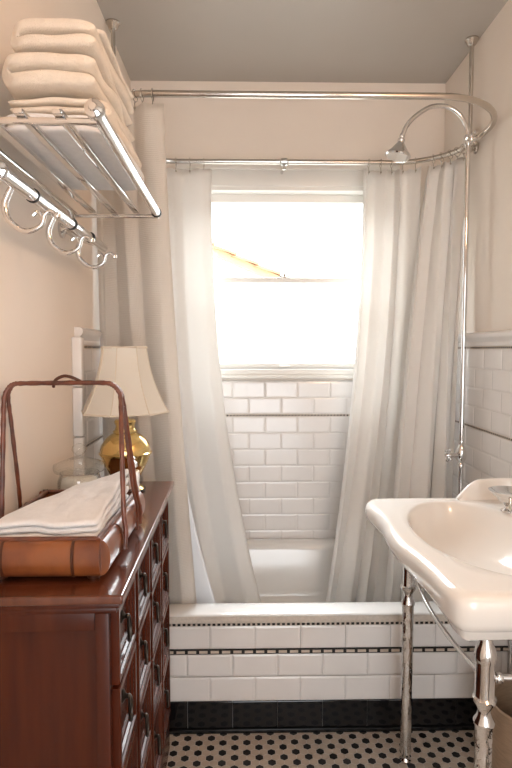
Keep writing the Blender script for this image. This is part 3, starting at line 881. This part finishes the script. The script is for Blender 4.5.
# shade: square plan with cut corners, bell flare
def shade_ring(w, cut, z):
    return [Vector(p) for p in ((w, -w+cut, z), (w, w-cut, z), (w-cut, w, z), (-w+cut, w, z), (-w, w-cut, z), (-w, -w+cut, z), (-w+cut, -w, z), (w-cut, -w, z))]
ZS0, ZS1 = 0.243, 0.438
bm = bmesh.new(); L0 = None
seams = [[] for _ in range(8)]
for i in range(13):
    t = i/12
    w = 0.064+(0.125-0.064)*(0.35*t+0.65*t**2.2)
    rgp = shade_ring(w, w*0.62, ZS1+(ZS0-ZS1)*t)
    for k in range(8): seams[k].append(rgp[k]*1.0)
    # panels bow inward slightly -> insert midpoints
    full = []
    for k in range(8):
        a_, b_ = rgp[k], rgp[(k+1) % 8]
        for s in (0, 0.33, 0.66):
            p = a_.lerp(b_, s); full.append(p)
    L1 = [bm.verts.new(p) for p in full]
    if L0:
        for k in range(24): bm.faces.new((L0[k], L0[(k+1) % 24], L1[(k+1) % 24], L1[k]))
    L0 = L1
shd = obj('lamp_shade', bm, M['shade'], lamp, local=True, smooth=True, angle=25)
bm = bmesh.new()
for s in seams: add_tube(bm, s, 0.0016, seg=6)
for zz, w in ((ZS1, 0.064), (ZS0, 0.125)):
    rg_ = shade_ring(w+0.0006, w*0.62, zz); add_tube(bm, rg_, 0.0032, seg=8, closed=True)
obj('shade_piping', bm, M['shade_trim'], shd, local=True)
bm = bmesh.new()
for an in (0, pi/2):
    add_tube(bm, [(0.064*cos(an), 0.064*sin(an), ZS1-0.002), (-0.064*cos(an), -0.064*sin(an), ZS1-0.002)], 0.0015, seg=6)
obj('shade_spider', bm, M['brass'], lamp, local=True)
obj('light_bulb', lathe([(0, 0.25), (0.013, 0.25), (0.014, 0.275), (0.026, 0.31), (0.029, 0.33), (0.022, 0.352), (0, 0.362)], seg=20), M['enamel'], lamp, local=True)

# ------------------------------------------------------------ bamboo tray
tray = thing('bamboo_tray', 'split bamboo tray with tall cane hoop handle on the dresser', 'tray', (-0.39, 1.2, DT))
tx0, tx1, ty0, ty1 = -0.512, -0.268, 1.022, 1.385
tz0, tz1 = DT+0.010, DT+0.078
def half_round(a_, b_, z0_, z1_, out, m_in, name):
    """bamboo half cane wall between plan points a_, b_; 'out' is the outward direction"""
    bm = bmesh.new(); n = 10; a_ = Vector((*a_, 0)); b_ = Vector((*b_, 0)); out = Vector((*out, 0))
    prof = []
    for i in range(n+1):
        an = -pi/2+pi*i/n
        prof.append((cos(an)*0.017, (z0_+z1_)/2+sin(an)*(z1_-z0_)/2))
    prof += [(-0.006, z1_-0.002), (-0.006, z0_+0.002)]
    NS = 18; L0 = None; d = b_-a_
    node = [0.27, 0.80]
    for s in range(NS+1):
        t = s/NS
        bl = sum(exp(-((t-nd)/0.015)**2) for nd in node)
        L1 = [bm.verts.new(a_+d*t+out*(o_+0.002*bl)+Vector((0, 0, z_))) for o_, z_ in prof]
        if L0:
            for k in range(len(prof)): bm.faces.new((L0[k], L0[(k+1) % len(prof)], L1[(k+1) % len(prof)], L1[k]))
        else: bm.faces.new(L1)
        L0 = L1
    bm.faces.new(L0)
    w = obj(name, bm, M['bamboo'], tray, angle=50)
    for nd in node:
        bm = bmesh.new(); L0 = None
        for dt, gro in ((-0.003, 0.0005), (-0.001, 0.003), (0.001, 0.003), (0.003, 0.0005)):
            c_ = a_+d*nd+d.normalized()*dt
            L1 = [bm.verts.new(c_+out*(o_+gro+0.0015)+Vector((0, 0, z_))) for o_, z_ in prof[:n+1]]
            if L0:
                for k in range(n): bm.faces.new((L0[k], L0[k+1], L1[k+1], L1[k]))
            L0 = L1
        obj('bamboo_node', bm, M['bamboo_dark'], w)
    return w
half_round((tx0, ty0), (tx1, ty0), tz0, tz1, (0, -1), None, 'tray_side')
half_round((tx1, ty0), (tx1, ty1), tz0, tz1, (1, 0), None, 'tray_side')
half_round((tx1, ty1), (tx0, ty1), tz0, tz1, (0, 1), None, 'tray_side')
half_round((tx0, ty1), (tx0, ty0), tz0, tz1, (-1, 0), None, 'tray_side') if tx0-0.02 > XL+0.02 else half_round((tx0+0.012, ty1), (tx0+0.012, ty0), tz0, tz1, (-1, 0), None, 'tray_side')
bm = bmesh.new()
add_box(bm, tx0+0.014, tx1-0.005, ty0+0.005, ty1-0.005, tz0+0.002, tz0+0.010)
obj('tray_base', bm, M['tray_in'], tray, smooth=False)
bm = bmesh.new()
for (a_, b_) in (((tx0+0.01, ty0+0.005), (tx1-0.005, ty0+0.005)), ((tx1-0.006, ty0), (tx1-0.006, ty1)), ((tx1, ty1-0.005), (tx0+0.01, ty1-0.005)), ((tx0+0.018, ty1), (tx0+0.018, ty0))):
    a3 = Vector((*a_, tz1)); b3 = Vector((*b_, tz1)); add_tube(bm, [a3, b3], 0.0055, seg=8)
obj('tray_rim', bm, M['cane'], tray)
for fx in (tx0+0.05, tx1-0.02):
    for fy in (ty0+0.02, ty1-0.03):
        obj('foot', lathe([(0, 0), (0.011, 0), (0.012, 0.004), (0.011, 0.012), (0, 0.012)], (fx, fy, DT), seg=14), M['bamboo_dark'], tray)
HZt = 1.268; hy = 1.215
hl, hrx = tx0-0.004, tx1+0.002
hl = -0.517
for sgn, rr in ((-1, 0.0052), (1, 0.0046)):
    p = catmull([(hl+0.004, hy+sgn*0.050, tz0+0.030), (hl+0.004, hy+sgn*0.045, tz1+0.03), (hl+0.001, hy+sgn*0.022, HZt-0.10), (hl, hy+sgn*0.010, HZt-0.032), (hl+0.008, hy+sgn*0.006, HZt-0.010), (hl+0.018, hy+sgn*0.004, HZt-0.002),
                 (hl+0.038, hy+sgn*0.0035, HZt), (-0.39, hy+sgn*0.003, HZt+0.001), (hrx-0.040, hy+sgn*0.0035, HZt+0.001), (hrx-0.020, hy+sgn*0.004, HZt-0.004), (hrx-0.008, hy+sgn*0.006, HZt-0.016), (hrx-0.002, hy+sgn*0.010, HZt-0.035),
                 (hrx+0.004, hy+sgn*0.035, HZt-0.12), (hrx+0.014, hy+sgn*0.070, tz1+0.02), (hrx+0.020, hy+sgn*0.080, tz1-0.02), (hrx+0.018, hy+sgn*0.084, tz0+0.012)], 8)
    n_ = len(p)
    obj('hoop_handle', tube(p, [rr*(1+0.10*sin(i*1.9)) for i in range(n_)], seg=10), M['cane'], tray)
p = catmull([(hrx+0.003, hy-0.004, HZt-0.05), (hrx+0.007, hy+0.0, HZt-0.12), (hrx+0.014, hy+0.02, tz1+0.05), (hrx+0.020, hy+0.045, tz1-0.01), (hrx+0.018, hy+0.05, tz0+0.008)], 8)
obj('hoop_brace', tube(p, 0.0034, seg=8), M['cane'], tray)
p = catmull([(-0.415, hy, HZt-0.008), (-0.408, hy-0.008, HZt+0.007), (-0.39, hy-0.009, HZt+0.016), (-0.372, hy-0.008, HZt+0.013), (-0.356, hy, HZt+0.004)], 6)
obj('handle_binding', tube(p, 0.0035, seg=8), M['bamboo_dark'], tray)
# hand towels on the tray: folded cloths leaning up towards the right and back
def hand_towel(name, label, zoff, thick, seed, shrink, group):
    rnd = random.Random(seed)
    x0, x1, y0, y1 = tx0+0.035+shrink*0.4, tx1-0.012, ty0+0.018+shrink, ty1-0.05-shrink*0.5
    NX, NY = 16, 22
    def base(x, y):
        u = (x-x0)/(x1-x0); v = (y-y0)/(y1-y0)
        return zoff*(0.90+0.50*max(0, u)*max(0, v)**0.8) + 0.011
    bm = bmesh.new()
    def ringpts(s):    # s in 0..1 bottom->top, rounded side
        out = []
        an = -pi/2+pi*s
        ins = 0.5*thick*(1-cos(an))
        zz = 0.5*thick*(1+sin(an))
        return ins, zz
    layers = []
    for li in range(7):
        ins, zz = ringpts(li/6)
        ring = []
        per = []
        for i in range(NX): per.append((x0+ins+(x1-x0-2*ins)*i/NX, y0+ins))
        for i in range(NY): per.append((x1-ins, y0+ins+(y1-y0-2*ins)*i/NY))
        for i in range(NX): per.append((x1-ins-(x1-x0-2*ins)*i/NX, y1-ins))
        for i in range(NY): per.append((x0+ins, y1-ins-(y1-y0-2*ins)*i/NY))
        for (x, y) in per:
            wv = noise.noise(Vector((x*22, y*16, 7.7)))*0.006
            xs_ = x1-(x1-x)*(1-0.40*max(0, (y-y0)/(y1-y0)-0.15)); ring.append(bm.verts.new((xs_+wv*1.2, y+wv*1.6, tz0+base(x, y)+zz+wv)))
        layers.append(ring)
    for A, B in zip(layers[:-1], layers[1:]):
        for k in range(len(A)): bm.faces.new((A[k], A[(k+1) % len(A)], B[(k+1) % len(A)], B[k]))
    for which in (0, -1):
        ring = layers[which]; ins, zz = ringpts(0 if which == 0 else 1)
        G_ = {}
        idx = 0
        for i in range(NX): G_[(i, 0)] = ring[idx]; idx += 1
        for j in range(NY): G_[(NX, j)] = ring[idx]; idx += 1
        for i in range(NX): G_[(NX-i, NY)] = ring[idx]; idx += 1
        for j in range(NY): G_[(0, NY-j)] = ring[idx]; idx += 1
        for i in range(1, NX):
            for j in range(1, NY):
                x = x0+ins+(x1-x0-2*ins)*i/NX; y = y0+ins+(y1-y0-2*ins)*j/NY
                wv = noise.noise(Vector((x*22, y*16, 7.7)))*0.006
                fine = noise.noise(Vector((x*60, y*40, seed)))*0.006 if which == -1 else 0
                xs_ = x1-(x1-x)*(1-0.40*max(0, (y-y0)/(y1-y0)-0.15)); G_[(i, j)] = bm.verts.new((xs_+wv*1.2, y+wv*1.6, tz0+base(x, y)+zz+wv+fine))
        for i in range(NX):
            for j in range(NY): bm.faces.new((G_[(i, j)], G_[(i+1, j)], G_[(i+1, j+1)], G_[(i, j+1)]))
    o = obj(name, bm, M['towel_white'], origin=((x0+x1)/2, (y0+y1)/2, tz0+0.012), angle=None)
    sub = o.modifiers.new('soft', 'SUBSURF'); sub.levels = 1; sub.render_levels = 1
    return tag(o, label, 'towel', group)
GH = 'hand towels folded on the bamboo tray'
hand_towel('hand_towel', 'thick white folded hand towel at the bottom of the bamboo tray pile', 0.0, 0.0300, 1, 0.0, GH)
hand_towel('hand_towel', 'white folded hand towel second from the bottom on the bamboo tray', 0.0355, 0.0125, 2, 0.004, GH)
hand_towel('hand_towel', 'white folded hand towel in the middle of the bamboo tray pile', 0.0505, 0.0125, 3, 0.000, GH)
hand_towel('hand_towel', 'white folded hand towel just below the topmost one on the tray', 0.0655, 0.0125, 4, 0.006, GH)
hand_towel('hand_towel', 'topmost white hand towel sloping down the bamboo tray pile', 0.0805, 0.0125, 5, 0.003, GH)

# ------------------------------------------------------------ glass jar
JX, JY = -0.440, 1.475
jar = thing('glass_jar', 'clear glass jar with ball knob lid behind the bamboo tray', 'jar', (JX, JY, DT))
wall_o = [(0, 0.0), (0.046, 0.0), (0.052, 0.006), (0.056, 0.03), (0.056, 0.085), (0.050, 0.100), (0.052, 0.106)]
wall_i = [(0.049, 0.106), (0.047, 0.100), (0.053, 0.085), (0.053, 0.03), (0.049, 0.008), (0, 0.006)]
obj('jar_body', lathe(wall_o+wall_i, (JX, JY, DT), seg=40), M['glass'], jar)
obj('jar_lid', lathe([(0, 0.106), (0.050, 0.106), (0.064, 0.110), (0.067, 0.118), (0.066, 0.128), (0.052, 0.134), (0.036, 0.140), (0.018, 0.146), (0.009, 0.150), (0.009, 0.154), (0.016, 0.160), (0.019, 0.168), (0.016, 0.177), (0.008, 0.182), (0, 0.183)], (JX, JY, DT), seg=40), M['glass'], jar)
bm = bmesh.new()
add_lathe(bm, [(0, 0.008), (0.048, 0.010), (0.051, 0.03), (0.051, 0.075), (0.046, 0.088), (0.020, 0.096), (0, 0.096)], (JX, JY, DT), seg=24)
for v in bm.verts:
    v.co += Vector((v.co.x-JX, v.co.y-JY, 0))*(-0.05+0.06*noise.noise(v.co*60)); v.co.z += 0.006*noise.noise(v.co*70)
tag(obj('cotton_wool', bm, M['cotton'], origin=(JX, JY, DT+0.008), angle=None), 'white cotton wool filling the lidded glass jar', 'cotton wool', kind='stuff')

# small silver topped bottle between tray and lamp
BX, BY = -0.303, 1.500
bt = thing('perfume_bottle', 'small silver-topped glass bottle squeezed between tray handle and brass lamp', 'bottle', (BX, BY, DT), radians(20))
bm = bmesh.new(); add_box(bm, -0.016, 0.016, -0.012, 0.012, 0.0, 0.105, 0.004, 3)
obj('bottle_body', bm, M['silver'], bt, local=True)
obj('bottle_stopper', lathe([(0, 0.104), (0.006, 0.104), (0.006, 0.110), (0.013, 0.115), (0.011, 0.125), (0.004, 0.132), (0.006, 0.138), (0, 0.145)], seg=6), M['silver'], bt, local=True, smooth=False)

# ------------------------------------------------------------ console sink
DK = 0.850
sink = thing('console_sink', 'ivory porcelain console sink on turned chrome legs at the right wall', 'sink', (0.68, 1.48, 0))
outl = catmull([(0.432, 1.822, 0), (0.400, 1.800, 0), (0.385, 1.745, 0), (0.393, 1.66, 0), (0.394, 1.58, 0), (0.386, 1.48, 0), (0.388, 1.38, 0), (0.402, 1.29, 0), (0.412, 1.20, 0), (0.416, 1.12, 0), (0.436, 1.080, 0), (0.50, 1.072, 0),
                (0.70, 1.078, 0), (0.90, 1.078, 0), (0.918, 1.10, 0), (0.918, 1.45, 0), (0.918, 1.80, 0), (0.90, 1.824, 0), (0.70, 1.826, 0), (0.52, 1.828, 0)], 10, True)
bc = Vector((0.640, 1.470, 0)); NA = 144
def ray_out(an):
    d = Vector((cos(an), sin(an), 0)); best = None
    n = len(outl)
    for i in range(n):
        a_ = outl[i]-bc; b_ = outl[(i+1) % n]-bc; e = b_-a_
        den = d.x*e.y-d.y*e.x
        if abs(den) < 1e-12: continue
        t = (a_.x*e.y-a_.y*e.x)/den; s = (a_.x*d.y-a_.y*d.x)/den
        if t > 0 and -1e-6 <= s <= 1+1e-6 and (best is None or t > best): best = t
    return d, best
bm = bmesh.new()
rad = [ray_out(2*pi*k/NA) for k in range(NA)]
outn = []
for k in range(NA):
    p0 = rad[k-1][0]*rad[k-1][1]; p1 = rad[(k+1) % NA][0]*rad[(k+1) % NA][1]
    t = (p1-p0).normalized(); outn.append(Vector((t.y, -t.x, 0)))
BA, BB = 0.180, 0.300
def bowl(f, z): return [bc+Vector((cos(2*pi*k/NA)*BA*f*(1-0.0), sin(2*pi*k/NA)*BB*f, z)) for k in range(NA)]
# re-map ellipse onto angle directions so the spokes stay straight
def ell(k, f):
    d = rad[k][0]; r_ = 1/sqrt((d.x/BA)**2+(d.y/BB)**2); return bc+d*(r_*f)
def outr(k, ins): return bc+rad[k][0]*rad[k][1]-outn[k]*ins
rings_ = []
for f, z in ((0.06, -0.140), (0.3, -0.137), (0.5, -0.128), (0.68, -0.108), (0.82, -0.078), (0.92, -0.043), (0.965, -0.021), (0.985, -0.010), (1.005, -0.003), (1.03, 0.0)):
    rings_.append([ell(k, f)+Vector((0, 0, DK+z)) for k in range(NA)])
for t in (0.3, 0.6):
    rings_.append([ell(k, 1.03).lerp(outr(k, 0.030), t)+Vector((0, 0, DK)) for k in range(NA)])
def skirt(k):      # skirt deeper at the near end
    y = (bc+rad[k][0]*rad[k][1]).y
    return 0.060+0.022*max(0, min(1, (1.35-y)/0.2))
for ins, z in ((0.030, 0.001), (0.020, 0.001), (0.010, -0.003), (0.003, -0.010), (0.0, -0.020), (0.000, -0.032)):
    rings_.append([outr(k, ins)+Vector((0, 0, DK+z)) for k in range(NA)])
for ins, fz in ((0.003, 0.75), (0.012, 0.95), (0.020, 1.0), (0.024, 1.05), (0.028, 1.25), (0.050, 1.42), (0.075, 1.48)):
    rings_.append([outr(k, ins)+Vector((0, 0, DK-skirt(k)*fz)) for k in range(NA)])
for f, z in ((1.0, -0.125), (0.85, -0.15), (0.5, -0.165), (0.1, -0.17)):
    rings_.append([ell(k, f)+Vector((0, 0, DK+z)) for k in range(NA)])
VV = [[bm.verts.new(p) for p in rg_] for rg_ in rings_]
for A, B in zip(VV[:-1], VV[1:]):
    for k in range(NA): bm.faces.new((A[k], A[(k+1) % NA], B[(k+1) % NA], B[k]))
bm.faces.new(VV[0]); bm.faces.new(VV[-1])
basin = obj('basin', bm, M['porcelain'], sink, angle=None)
# back ledge with returned ends
sp = catmull([(0.695, 1.800), (0.74, 1.806), (0.80, 1.808), (0.86, 1.806), (0.897, 1.79), (0.912, 1.75), (0.914, 1.60), (0.914, 1.30), (0.912, 1.15), (0.897, 1.108), (0.86, 1.094), (0.80, 1.092), (0.74, 1.094), (0.695, 1.10)] and
             [(x, y, 0) for x, y in [(0.695, 1.800), (0.74, 1.806), (0.80, 1.808), (0.86, 1.806), (0.892, 1.79), (0.906, 1.75), (0.908, 1.60), (0.908, 1.30), (0.906, 1.15), (0.892, 1.108), (0.86, 1.094), (0.80, 1.092), (0.74, 1.094), (0.695, 1.10)]], 6)
bm = bmesh.new(); L0 = None; dist = 0; tot = sum((b_-a_).length for a_, b_ in zip(sp[:-1], sp[1:]))
for i, p in enumerate(sp):
    if i: dist += (p-sp[i-1]).length
    e = min(dist, tot-dist); u = min(1, e/0.085)
    hh = 0.002+0.062*(sin(u*pi/2)**1.1)+0.006*min(1, max(0, e-0.08)/0.12)
    t = (sp[min(i+1, len(sp)-1)]-sp[max(i-1, 0)]).normalized(); n_ = Vector((t.y, -t.x, 0))
    w = 0.010
    pr_ = [(w, -0.002), (w, hh-0.008), (w*0.7, hh-0.002), (0, hh), (-w*0.7, hh-0.002), (-w, hh-0.008), (-w-0.003, hh*0.4), (-w-0.010, 0.003), (-w-0.014, -0.002)]
    L1 = [bm.verts.new(p-n_*0+Vector((0, 0, DK+z))+n_*o_*(-1 if False else -1)) for o_, z in pr_]
    if L0:
        for k in range(len(pr_)-1): bm.faces.new((L0[k], L0[k+1], L1[k+1], L1[k]))
    else: bm.faces.new(L1)
    L0 = L1
bm.faces.new(L0)
obj('splash_ledge', bm, M['porcelain'], sink, angle=60)
# legs
legp = [(0, 0), (0.017, 0), (0.019, 0.008), (0.013, 0.016), (0.013, 0.024), (0.019, 0.032), (0.018, 0.042), (0.0170, 0.055), (0.0175, 0.30), (0.0185, 0.50), (0.019, 0.522), (0.0225, 0.528), (0.0225, 0.534), (0.016, 0.545), (0.0135, 0.557),
        (0.016, 0.566), (0.025, 0.580), (0.0255, 0.586), (0.021, 0.590), (0.0205, 0.600), (0.0205, 0.665), (0.022, 0.672), (0.024, 0.684), (0.0205, 0.698), (0.016, 0.705), (0.014, 0.712), (0.014, 0.748), (0, 0.75)]
for yl in (1.735, 1.160):
    xl = 0.522 if yl > 1.5 else 0.520
    bm = bmesh.new(); add_lathe(bm, legp, (xl, yl, 0), seg=32)
    for f in bm.faces:
        zc = f.calc_center_median().z
        f.material_index = 1 if 0.05 < zc < 0.52 else 0
    obj('leg', bm, [M['chrome'], M['knurl']], sink)
p = catmull([(0.524, 1.720, 0.735), (0.526, 1.705, 0.665), (0.532, 1.66, 0.62), (0.530, 1.55, 0.597), (0.527, 1.40, 0.598), (0.524, 1.28, 0.610), (0.520, 1.175, 0.630)], 8)
obj('brace', tube(p, 0.0065), M['chrome'], sink)
bm = bmesh.new()
add_tube(bm, [(0.538, 1.160, 0.630), (XR-0.013, 1.160, 0.630)], 0.0075)
add_lathe(bm, [(0, -0.004), (0.011, -0.003), (0.013, 0.003), (0.011, 0.009), (0, 0.010)], (0.547, 1.160, 0.630), seg=20, axis='X')
obj('towel_bar', bm, M['chrome'], sink)
obj('towel_bar', tube([(0.552, 1.735, 0.630), (XR-0.013, 1.735, 0.630)], 0.0075), M['chrome'], sink)
obj('waste_trap', tube(catmull([(0.745, 1.47, 0.70), (0.745, 1.47, 0.52), (0.755, 1.47, 0.47), (0.79, 1.47, 0.45), (0.82, 1.47, 0.48), (0.85, 1.47, 0.53), (XR-0.013, 1.47, 0.53)], 8), 0.018, seg=16), M['chrome'], sink)
# chrome dish on deck
cd = thing('soap_dish', 'flared chrome dish with ring handle on the sink deck at the frame edge', 'dish', (0.800, 1.655, DK))
obj('dish_bowl', lathe([(0, 0.0), (0.022, 0.0), (0.022, 0.004), (0.012, 0.010), (0.010, 0.016), (0.016, 0.022), (0.024, 0.030), (0.030, 0.034), (0.034, 0.042), (0.043, 0.048), (0.057, 0.062), (0.058, 0.064), (0.054, 0.063), (0.038, 0.050), (0.0, 0.044)], (0.800, 1.655, DK+0.001), seg=40), M['chrome'], cd)
rp_ = [Vector((0.800-0.010+0.006*cos(a2), 1.625+0.014*cos(a2), DK+0.034+0.020*sin(a2))) for a2 in [2*pi*k/20 for k in range(20)]]
obj('ring_handle', tube(rp_, 0.0035, seg=8, closed=True), M['nickel'], cd)

# ------------------------------------------------------------ waste bin
bin_ = thing('waste_bin', 'brown woven waste bin standing under the sink', 'bin', (0.84, 1.50, 0))
obj('bin_body', lathe([(0, 0), (0.095, 0), (0.098, 0.004), (0.112, 0.18), (0.118, 0.335), (0.120, 0.345), (0.117, 0.350), (0.112, 0.345), (0.106, 0.18), (0.092, 0.012), (0, 0.010)], (0.815, 1.50, 0), seg=48), M['bin'], bin_)
